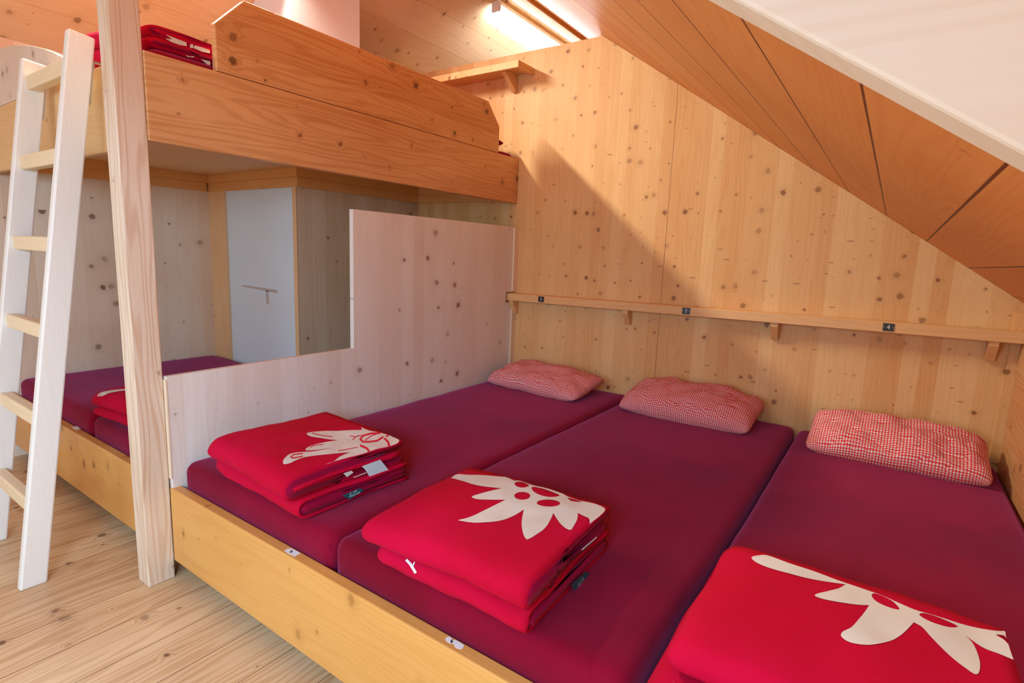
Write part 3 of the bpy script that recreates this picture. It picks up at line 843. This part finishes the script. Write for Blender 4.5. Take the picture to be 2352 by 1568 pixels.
class Blanket:
    def __init__(self, loc, W, D, H, rot, seed, bundles, label, group='folded red blankets on the mattresses', layers=4, slump=0.0, sx=0.0, sy=0.0):
        self.W, self.D, self.H, self.seed = W, D, H, seed
        self.root = empty('folded_blanket', loc, label, 'blanket', group)
        self.root.rotation_euler = (0, 0, R(rot))
        self.bundles = bundles
        self.slump = slump
        self.sx, self.sy = sx, sy
        nb = len(bundles)
        for k, (z0, z1, dx0, dx1, dy0) in enumerate(bundles):
            self.bundle(k, z0, z1, dx0, dx1, dy0, layers)

    def deform(self, x, y, z, k=0):
        s = self.seed
        u, v = x / self.W, y / self.D
        zz = z * (1 - self.sx * max(0.0, min(1.0, u))) * (1 - self.sy * max(0.0, min(1.0, v)))
        f = z / self.H
        zz += f * (0.010 * noise.noise(Vector((u * 2.3 + s, v * 2.0, s))) + 0.004 * noise.noise(Vector((u * 7 + s, v * 6, s + 2))))
        zz += f * self.slump * (-(max(0, u - 0.55) ** 2) * 0.16)
        zz -= f * 0.012 * max(0, 1 - u * 5) ** 2
        zz -= f * 0.010 * max(0, 1 - v * 5) ** 2
        yy = y + 0.010 * noise.noise(Vector((u * 2.1 + s * 3, z * 18, 1.0 + k))) + 0.004 * noise.noise(Vector((u * 8 + s, z * 40, 6.0)))
        xx = x + 0.010 * noise.noise(Vector((v * 2.4 + s * 2, z * 18, 5.0 + k)))
        return Vector((xx, yy, zz))

    def bundle(self, k, z0, z1, dx0, dx1, dy0, layers):
        W, D = self.W, self.D
        t = 0.0085
        h = z1 - z0
        zm = (z0 + z1) / 2
        xs0 = [0.0, 0.002, 0.006, 0.012, 0.020, 0.030]
        for L in range(layers):
            off = L * (t + 0.0015)
            hh = h / 2 - off - t / 2
            if hh < 0.003: break
            rr = min(hh, 0.04)
            y_f = dy0 + off + t / 2 + rr
            # centre line: top back -> front -> bottom back
            ln = [(D - 0.004 * L + y, zm + hh) for y in (0,)]
            ny = 14
            ln = [(D - 0.006 * L - (D - 0.006 * L - y_f) * i / ny, hh) for i in range(ny + 1)]
            na = 10
            ln += [(y_f - rr * math.sin(math.pi * i / na), hh * math.cos(math.pi * i / na)) for i in range(1, na)]
            ln += [(y_f + (D - 0.006 * L - y_f) * i / ny, -hh) for i in range(ny + 1)]
            # ribbon outline
            out, inn = [], []
            n = len(ln)
            for i in range(n):
                a = Vector(ln[max(0, i - 1)]); b = Vector(ln[min(n - 1, i + 1)])
                d = (b - a).normalized()
                nr = Vector((d.y, -d.x))
                p = Vector(ln[i])
                out.append(p - nr * t / 2)
                inn.append(p + nr * t / 2)
            loop = out + inn[::-1]
            # make sure 'out' is the outer side
            x0 = dx0 + (0.0 if L == 0 else 0.018 + 0.004 * L)
            x1 = W + dx1 - 0.004 * L * (1 if (L + k) % 2 else -0.4)
            r = min(h * 0.62, 0.045)
            xs = [x0 + a for a in xs0] + [x0 + 0.045 + (x1 - x0 - 0.045) * i / 22 for i in range(23)]
            bm = BM()
            rings = []
            for x in xs:
                e = min(1.0, (x - dx0) / r)
                s_ = math.sqrt(max(0.0, 1 - (1 - e) ** 2))
                s_ = max(s_, 0.06)
                ring = []
                for p in loop:
                    yy = p.x + (1 - s_) * 0.028 * max(0, 1 - (p.x - dy0) / 0.1)
                    zz = zm + p.y * s_ - (0.0 if k else (1 - s_) * 0.0)
                    # seam pinch between the bundles at the front
                    ring.append(bm.verts.new(self.deform(x, yy, zz, k)))
                rings.append(ring)
            m = len(loop)
            for i in range(len(rings) - 1):
                for j in range(m):
                    bm.faces.new((rings[i][j], rings[i + 1][j], rings[i + 1][(j + 1) % m], rings[i][(j + 1) % m]))
            bm.faces.new(rings[-1][::-1])
            bm.faces.new(rings[0])
            bmesh.ops.triangulate(bm, faces=[f for f in bm.faces if len(f.verts) > 4])
            o = mk('folded_layer', bm, M['blanket'] if (L % 3 == 0) else M['blanket_in'], self.root, smooth=True, world_space=False)

    def top(self, x, y, eps):
        z0, z1, dx0, dx1, dy0 = self.bundles[-1]
        h = z1 - z0
        zm = (z0 + z1) / 2
        r = min(h * 0.62, 0.045)
        e = min(1.0, max(0.0, (x - dx0) / r))
        s_ = max(0.06, math.sqrt(max(0.0, 1 - (1 - e) ** 2)))
        rr = min(h / 2, 0.04)
        yc = dy0 + rr
        hz = h / 2
        if y < yc:
            hz = h / 2 * math.sqrt(max(0.0, 1 - ((yc - y) / rr) ** 2))
        return self.deform(x, y, zm + hz * s_ + eps, len(self.bundles) - 1)

    def motif(self, poly, holes, name, mat, eps=0.0008, step=0.012, label=None):
        """woven figure lying on the top surface; poly and holes in blanket-local x, y"""
        P = [Vector(p) for p in poly]
        edges = [(i, (i + 1) % len(poly)) for i in range(len(poly))]
        for hpoly in holes:
            b = len(P)
            P += [Vector(p) for p in hpoly]
            edges += [(b + i, b + (i + 1) % len(hpoly)) for i in range(len(hpoly))]
        xs = [p[0] for p in poly]; ys = [p[1] for p in poly]
        x = min(xs)
        while x < max(xs):
            y = min(ys)
            while y < max(ys):
                if pip(x, y, poly): P.append(Vector((x + 0.0003, y + 0.0002)))
                y += step
            x += step
        r = delaunay_2d_cdt(P, edges, [], 0, 1e-5)
        vs, fs = r[0], r[2]
        bm = BM()
        vv = [bm.verts.new(self.top(v[0], v[1], eps)) for v in vs]
        for f in fs:
            c = sum((Vector((vs[i][0], vs[i][1])) for i in f), Vector((0, 0))) / len(f)
            if pip(c.x, c.y, poly) and not any(pip(c.x, c.y, hp) for hp in holes):
                try: bm.faces.new([vv[i] for i in f])
                except ValueError: pass
        bmesh.ops.delete(bm, geom=[v for v in bm.verts if not v.link_faces], context='VERTS')
        o = mk(name, bm, mat, self.root, smooth=True, world_space=False)
        if label: o['label'] = label
        return o

MOTIFS = {}
#MOTIFDATA#
MOTIFS = {'b2':[('white',[(0.0393,0.3253),(0.0322,0.3558),(0.069,0.3699),(0.1514,0.4212),(0.172,0.4225),(0.2011,0.4102),(0.2089,0.4187),(0.2422,0.4206),(0.2589,0.4218),(0.3414,0.4263),(0.3698,0.4177),(0.4103,0.4152),(0.4557,0.4211),(0.4815,0.4109),(0.489,0.3898,1),(0.4879,0.3464),(0.4867,0.3057,1),(0.4726,0.3317),(0.4577,0.3373),(0.4362,0.343,1),(0.4523,0.3063),(0.4633,0.2609,1),(0.4558,0.2557),(0.4278,0.2663),(0.3868,0.3038,1),(0.4093,0.2356),(0.408,0.1731),(0.4013,0.1486,1),(0.3844,0.1636),(0.3518,0.212),(0.3175,0.2742,1),(0.3113,0.2295),(0.2941,0.1765),(0.2552,0.1459),(0.2124,0.1284,1),(0.2262,0.1599),(0.2403,0.2275),(0.2492,0.2891,1),(0.2224,0.2693),(0.1905,0.246),(0.1723,0.2481),(0.1741,0.2677),(0.187,0.3007),(0.202,0.3391,1),(0.1546,0.3167),(0.1048,0.3104),(0.0517,0.3252)],[[(0.2883,0.3489),(0.2917,0.3391),(0.2912,0.3288),(0.2867,0.3201),(0.2791,0.3146),(0.2699,0.3132),(0.2606,0.3165),(0.253,0.324),(0.2486,0.3344),(0.2485,0.3457),(0.2531,0.3553),(0.2615,0.3607),(0.2717,0.361),(0.2812,0.3567)],[(0.3763,0.3577),(0.3777,0.348),(0.3736,0.3376),(0.3652,0.328),(0.3543,0.3205),(0.3426,0.3168),(0.3321,0.3178),(0.3248,0.3238),(0.3224,0.3336),(0.3256,0.3455),(0.3338,0.357),(0.3454,0.3656),(0.358,0.3686),(0.3693,0.3652)],[(0.2159,0.385),(0.2127,0.405),(0.2278,0.4157),(0.249,0.4104),(0.2479,0.3885),(0.233,0.3775)],[(0.2635,0.4),(0.2681,0.413),(0.3097,0.4143),(0.3464,0.4125),(0.3455,0.3944),(0.3306,0.3761),(0.3067,0.3698),(0.2837,0.3774)],[(0.3742,0.4086),(0.3881,0.4124),(0.4149,0.4119),(0.405,0.4013),(0.39,0.396)]])],'b1':[('white',[(0.2313,0.2516),(0.229,0.2728),(0.2481,0.3236),(0.2801,0.3607),(0.3251,0.4036,1),(0.301,0.4197,1),(0.3462,0.4176),(0.3983,0.429,1),(0.418,0.4356),(0.4246,0.439),(0.4446,0.439),(0.4802,0.439),(0.497,0.4193),(0.499,0.3831),(0.499,0.2958),(0.499,0.2071),(0.499,0.1395,1),(0.499,0.1691),(0.4776,0.2085),(0.4653,0.253,1),(0.4387,0.1904),(0.4155,0.1392),(0.4183,0.1),(0.4235,0.0733),(0.4169,0.0576),(0.4038,0.0603),(0.3835,0.0761),(0.3614,0.1094),(0.3689,0.1457),(0.3935,0.2023),(0.4045,0.2423,1),(0.3935,0.2134),(0.374,0.1813),(0.3621,0.1601,1),(0.3397,0.1783),(0.3227,0.2134),(0.3327,0.2563),(0.3443,0.295,1),(0.3113,0.2708),(0.2716,0.2468),(0.2487,0.2431)],[]),('red',[(0.2426,0.2631),(0.2483,0.2645),(0.2541,0.2658),(0.2595,0.2672),(0.2678,0.2703),(0.276,0.2733),(0.2846,0.2764),(0.293,0.2824),(0.3015,0.2887),(0.3096,0.2955),(0.3032,0.3),(0.2947,0.2936),(0.2856,0.2879),(0.2771,0.2823),(0.2689,0.2793),(0.2608,0.2762),(0.2529,0.2727),(0.2475,0.2711),(0.2418,0.2698),(0.2356,0.2687)],[]),('red',[(0.3449,0.1879),(0.3401,0.196),(0.3361,0.2038),(0.333,0.2106),(0.3375,0.2184),(0.343,0.2258),(0.3488,0.2328),(0.3414,0.2381),(0.3358,0.2307),(0.3305,0.2231),(0.3257,0.2148),(0.3283,0.2078),(0.3317,0.2006),(0.3359,0.1928)],[]),('red',[(0.3987,0.1283),(0.3973,0.1177),(0.3956,0.1073),(0.3935,0.0974),(0.3908,0.0976),(0.3871,0.0974),(0.3892,0.0951),(0.3867,0.0992),(0.3821,0.105),(0.3782,0.1098),(0.3808,0.1183),(0.3834,0.1271),(0.3858,0.1361),(0.3767,0.1408),(0.3745,0.1317),(0.3719,0.1229),(0.3691,0.1141),(0.3739,0.107),(0.3785,0.101),(0.3847,0.0936),(0.3942,0.0918),(0.3978,0.092),(0.4029,0.0925),(0.4056,0.1024),(0.4079,0.1123),(0.4098,0.1225)],[]),('red',[(0.4225,0.4162),(0.4269,0.4038),(0.4311,0.3917),(0.4352,0.3807),(0.4308,0.3739),(0.4264,0.3664),(0.4226,0.3587),(0.4175,0.3547),(0.4123,0.3504),(0.4081,0.3463),(0.4006,0.3494),(0.3909,0.3522),(0.3882,0.3515),(0.3849,0.3566),(0.3785,0.3649),(0.3737,0.371),(0.3752,0.3802),(0.3775,0.3898),(0.3802,0.3989),(0.3882,0.4056),(0.3966,0.4127),(0.4041,0.4202),(0.3913,0.4297),(0.3836,0.422),(0.3755,0.4148),(0.3674,0.4076),(0.365,0.3975),(0.3633,0.3875),(0.3617,0.3768),(0.3682,0.3666),(0.3741,0.3584),(0.3844,0.3467),(0.4004,0.3408),(0.4111,0.337),(0.4243,0.3322),(0.4298,0.337),(0.4344,0.3416),(0.439,0.3463),(0.4422,0.355),(0.4453,0.3635),(0.4491,0.3724),(0.4438,0.3856),(0.4393,0.3978),(0.4348,0.4102)],[]),('red',[(0.4105,0.3528),(0.402,0.3672),(0.396,0.3798),(0.3918,0.3909),(0.3935,0.3965),(0.3953,0.4024),(0.3969,0.4085),(0.3902,0.4123),(0.3886,0.4061),(0.387,0.4),(0.3853,0.3937),(0.3894,0.3822),(0.3946,0.3701),(0.4022,0.3566)],[]),('red',[(0.4441,0.4017),(0.4543,0.3986),(0.464,0.3961),(0.4722,0.3942),(0.4808,0.3891),(0.4909,0.3834),(0.499,0.3772),(0.499,0.3859),(0.4903,0.392),(0.4805,0.3976),(0.4689,0.4041),(0.4579,0.4071),(0.4479,0.4098),(0.4375,0.4132)],[]),('red',[(0.4466,0.3023),(0.4598,0.3021),(0.4718,0.3029),(0.4815,0.3044),(0.4903,0.3012),(0.499,0.2977),(0.499,0.2944),(0.499,0.3031),(0.4977,0.3064),(0.4874,0.3099),(0.4745,0.3142),(0.4615,0.3135),(0.448,0.3139),(0.4337,0.3153)],[]),('red',[(0.4398,0.4196),(0.4351,0.428),(0.4302,0.4368),(0.4259,0.439),(0.4165,0.439),(0.4205,0.439),(0.4253,0.4314),(0.43,0.4229)],[]),('red',[(0.3431,0.3401),(0.3497,0.3429),(0.3559,0.346),(0.3624,0.3493),(0.363,0.3566),(0.3635,0.3637),(0.3641,0.3708),(0.3587,0.3743),(0.3581,0.3673),(0.3575,0.3602),(0.357,0.3534),(0.351,0.3504),(0.3447,0.3474),(0.3381,0.3445)],[]),('red',[(0.4347,0.2306),(0.4354,0.2428),(0.4371,0.2544),(0.4403,0.2651),(0.4437,0.2745),(0.4473,0.2837),(0.4511,0.2929),(0.4455,0.2965),(0.4419,0.2872),(0.4379,0.2782),(0.4345,0.269),(0.4312,0.2584),(0.4294,0.2468),(0.4288,0.2344)],[]),('red',[(0.3782,0.3267),(0.3729,0.3331),(0.3681,0.3394),(0.364,0.3448),(0.3636,0.3503),(0.3631,0.3561),(0.3626,0.362),(0.3562,0.3657),(0.3569,0.3598),(0.3574,0.3539),(0.3578,0.3477),(0.3626,0.3408),(0.3671,0.3346),(0.3721,0.3281)],[])],'b3':[('white',[(0.0728,0.447),(0.0843,0.4667),(0.1006,0.4798),(0.1455,0.473),(0.2032,0.4729),(0.2524,0.4682,1),(0.2988,0.4654),(0.3402,0.4524),(0.3793,0.4464),(0.4372,0.458),(0.4855,0.4725),(0.499,0.4807),(0.499,0.4621),(0.499,0.4174),(0.499,0.396,1),(0.481,0.4034),(0.4596,0.4077),(0.4388,0.4236,1),(0.4478,0.4048),(0.4501,0.362),(0.4464,0.322),(0.4403,0.3083),(0.4283,0.3184),(0.4076,0.3402),(0.3856,0.368),(0.3725,0.391),(0.3612,0.3981,1),(0.3416,0.3449),(0.3209,0.3016),(0.2984,0.2728),(0.2726,0.2618),(0.2569,0.2679),(0.2564,0.2821),(0.2678,0.3064),(0.2777,0.3496),(0.292,0.4072,1),(0.2574,0.3824),(0.2244,0.3681),(0.2039,0.3676),(0.2031,0.3781),(0.2227,0.4048),(0.2397,0.4309),(0.2511,0.4624,1),(0.2064,0.4423),(0.1673,0.4292),(0.1263,0.4245),(0.0893,0.4305)],[[(0.2965,0.4536),(0.3045,0.4628),(0.3295,0.4522),(0.3415,0.4313),(0.3317,0.4248),(0.313,0.4269),(0.3008,0.436)],[(0.3723,0.434),(0.3818,0.4445),(0.4045,0.4469),(0.4266,0.4456),(0.4293,0.4405),(0.415,0.4261),(0.3948,0.4189),(0.3791,0.4235)],[(0.4852,0.458),(0.4958,0.4616),(0.499,0.4525),(0.499,0.438),(0.4942,0.4481)]])],'b4':[('white',[(0.0598,0.0086,1),(0.0542,0.0242),(0.0764,0.0559),(0.1139,0.0902),(0.1272,0.1156),(0.1566,0.1059),(0.1392,0.0772),(0.1241,0.0364),(0.1124,0.0134),(0.0722,0.0077)],[])],'mark2':[[(0.1482,0.0208,0.0456),(0.1574,0.0188,0.0441),(0.1595,0.0228,0.0477),(0.1502,0.0251,0.0494)],[(0.1574,0.0188,0.0441),(0.1661,0.0166,0.0424),(0.1692,0.0205,0.0461),(0.1595,0.0228,0.0477)],[(0.1661,0.0166,0.0424),(0.1768,0.0138,0.0372),(0.182,0.0157,0.0416),(0.1692,0.0205,0.0461)],[(0.1768,0.0138,0.0372),(0.1857,0.013,0.0296),(0.1927,0.0129,0.0363),(0.182,0.0157,0.0416)],[(0.1777,0.0177,0.0441),(0.1769,0.0211,0.0471),(0.1735,0.0211,0.0469),(0.1743,0.0177,0.044)],[(0.1769,0.0211,0.0471),(0.1761,0.0249,0.0502),(0.1726,0.0249,0.05),(0.1735,0.0211,0.0469)]]}

def flower(b, key):
    for i, (kind, poly, holes) in enumerate(MOTIFS.get(key, [])):
        if kind == 'white':
            b.motif(smooth_poly(poly), [smooth_poly(h) for h in holes], 'edelweiss_motif', M['motif'], label='ivory flower petals woven into the red blanket')
        else:
            b.motif(poly, [], 'motif_outline', M['dot'], eps=0.0016, step=0.01, label='red lines inside the ivory flower')


def end_patch(b, name, mat, polys, off, label=None, th=0.0015, pr=None):
    """thin flat piece standing on the open right-hand end of a folded blanket; polys in local (y, z)"""
    bm = BM()
    for q in polys:
        prism(bm, q, 'x', b.W + off, b.W + off + th)
    o = mk(name, bm, mat, pr or b.root, world_space=False)
    if label: o['label'] = label
    return o

PATCH = {}
#PATCHDATA#
PATCH = {'tag1':[[(0.2577,0.0983),(0.3293,0.1),(0.3657,0.0527),(0.2993,0.0314),(0.2824,0.0642),(0.2709,0.0833)]],'scrap1':[[(0.1946,0.0926),(0.223,0.0927),(0.2303,0.085),(0.2064,0.0771)],[(0.2307,0.069),(0.278,0.0706),(0.2793,0.0679),(0.2313,0.067)]],'green1':[[(0.1729,0.0357),(0.237,0.0381),(0.2526,0.0274),(0.1982,0.0141)]],'green2':[[(0.1965,0.0268),(0.2771,0.0204),(0.3026,-0.0035),(0.2334,-0.02)]],'thread2':[[(0.2365,0.0966),(0.323,0.0913),(0.3258,0.0884),(0.2405,0.0931)]],'white5':[[(0.0635,0.0493),(0.0818,0.0484),(0.1274,0.0453),(0.128,0.0334),(0.1035,0.0304),(0.0809,0.0313),(0.0612,0.0362),(0.0702,0.0391),(0.0813,0.0387),(0.076,0.0443)],[(0.1403,0.0447),(0.1498,0.0454),(0.1492,0.0342),(0.1384,0.0315)],[(0.1545,0.0445),(0.2059,0.0468),(0.2053,0.0341),(0.1792,0.031),(0.1504,0.0346)],[(0.1229,0.0042),(0.1347,0.0048),(0.1503,0.0077),(0.1513,0.0045),(0.1285,-0.0005)],[(0.1743,0.0054),(0.2053,0.0073),(0.2047,-0.0049),(0.1947,-0.0066)]]}

H1, H2, H3 = 0.140, 0.125, 0.130
b1 = Blanket((0.19, 0.025, ZM + 0.005), 0.50, 0.44, H1, -3, 2.0, [(0.0, 0.062, 0.0, 0.02, 0.03), (0.064, H1, 0.01, 0.0, 0.0)],
             'folded red blanket on the mattress by the partition, with white tag and ivory flower', layers=4, slump=0.4)
b2 = Blanket((1.0, 0.0, ZM + 0.005), 0.49, 0.43, H2, 2, 5.0, [(0.0, 0.058, 0.04, 0.0, 0.012), (0.060, H2, 0.0, 0.0, 0.0)],
             'folded red blanket with ivory edelweiss on the middle mattress', layers=4)
b3 = Blanket((1.765, -0.04, ZM + 0.005), 0.50, 0.49, H3, 0, 8.0, [(0.0, 0.060, -0.022, 0.01, 0.0), (0.062, H3, 0.0, 0.0, 0.075)],
             'folded red blanket with large ivory flower nearest the camera, at the right', layers=4)
b4 = Blanket((-0.80, 0.03, ZM + 0.003), 0.56, 0.44, 0.125, 4, 11.0, [(0.0, 0.058, 0.0, 0.0, 0.01), (0.060, 0.125, 0.0, 0.0, 0.0)],
             'folded red blanket under the upper bunk, half hidden by the post', layers=3)
b5 = Blanket((-0.62, 0.035, 1.834), 0.555, 0.50, 0.155, 0, 14.0, [(0.0, 0.072, 0.0, 0.0, 0.0), (0.074, 0.155, 0.0, 0.0, 0.0)],
             'folded red blanket up on the upper bunk beside the post', group='blankets on the upper bunk', layers=4, sx=0.50, sy=0.35)

for k, b in (('b1', b1), ('b2', b2), ('b3', b3), ('b4', b4)): flower(b, k)
if PATCH:
    end_patch(b1, 'care_tag', M['tagw'], PATCH['tag1'], 0.016, 'pale blue-white textile tag')
    end_patch(b1, 'woven_scrap', M['motif'], PATCH['scrap1'], 0.010, 'white scrap of the woven motif on the folded edge')
    g1 = end_patch(b1, 'textile_label', M['green'], PATCH['green1'], 0.034, 'dark green label with light lettering')
    g2 = end_patch(b2, 'textile_label', M['green'], PATCH['green2'], 0.010, 'dark green label with light lettering')
    end_patch(b2, 'seam_thread', M['tagw'], PATCH['thread2'], 0.012)
    end_patch(b5, 'edelweiss_motif', M['motif'], PATCH['white5'], 0.004, 'ivory motif on the folded blanket edge')
    for g, b, key, off in ((g1, b1, 'green1', 0.0357), (g2, b2, 'green2', 0.0116)):
        q = PATCH[key][0]
        cy, cz = sum(p[0] for p in q) / 4, sum(p[1] for p in q) / 4
        e1 = Vector((q[1][0] - q[0][0], q[1][1] - q[0][1])).normalized()
        ang = math.atan2(e1.y, e1.x)
        for txt, dx, dz, size in (('infa', 0.002, 0.005, 0.010), ('edonaida', 0.003, -0.004, 0.010), ('S', -0.017, 0.0, 0.017)):
            cu = bpy.data.curves.new('lettering', 'FONT')
            cu.body = txt; cu.size = size; cu.align_x = 'CENTER'; cu.align_y = 'CENTER'; cu.shear = 0.4
            tmp = bpy.data.objects.new('lettering', cu)
            C.objects.link(tmp)
            me = bpy.data.meshes.new_from_object(tmp.evaluated_get(bpy.context.evaluated_depsgraph_get()))
            bpy.data.objects.remove(tmp, do_unlink=True)
            rot = Matrix(((0, 0, 1), (1, 0, 0), (0, 1, 0))).to_4x4()
            me.transform(Matrix.Translation((b.W + off, cy, cz)) @ rot @ Matrix.Rotation(ang, 4, 'Z') @ Matrix.Translation((dx, dz, 0)))
            me.materials.clear(); me.materials.append(M['tagw'])
            o = bpy.data.objects.new('lettering', me)
            C.objects.link(o); o.parent = g
# the small woven mark on the front fold of the middle blanket
if 'mark2' in MOTIFS:
    bm = BM()
    for q in MOTIFS['mark2']:
        bm.faces.new([bm.verts.new(p) for p in q])
    o = mk('woven_mark', bm, M['motif'], b2.root, world_space=False)
    o['label'] = 'small white woven mark on the front fold'
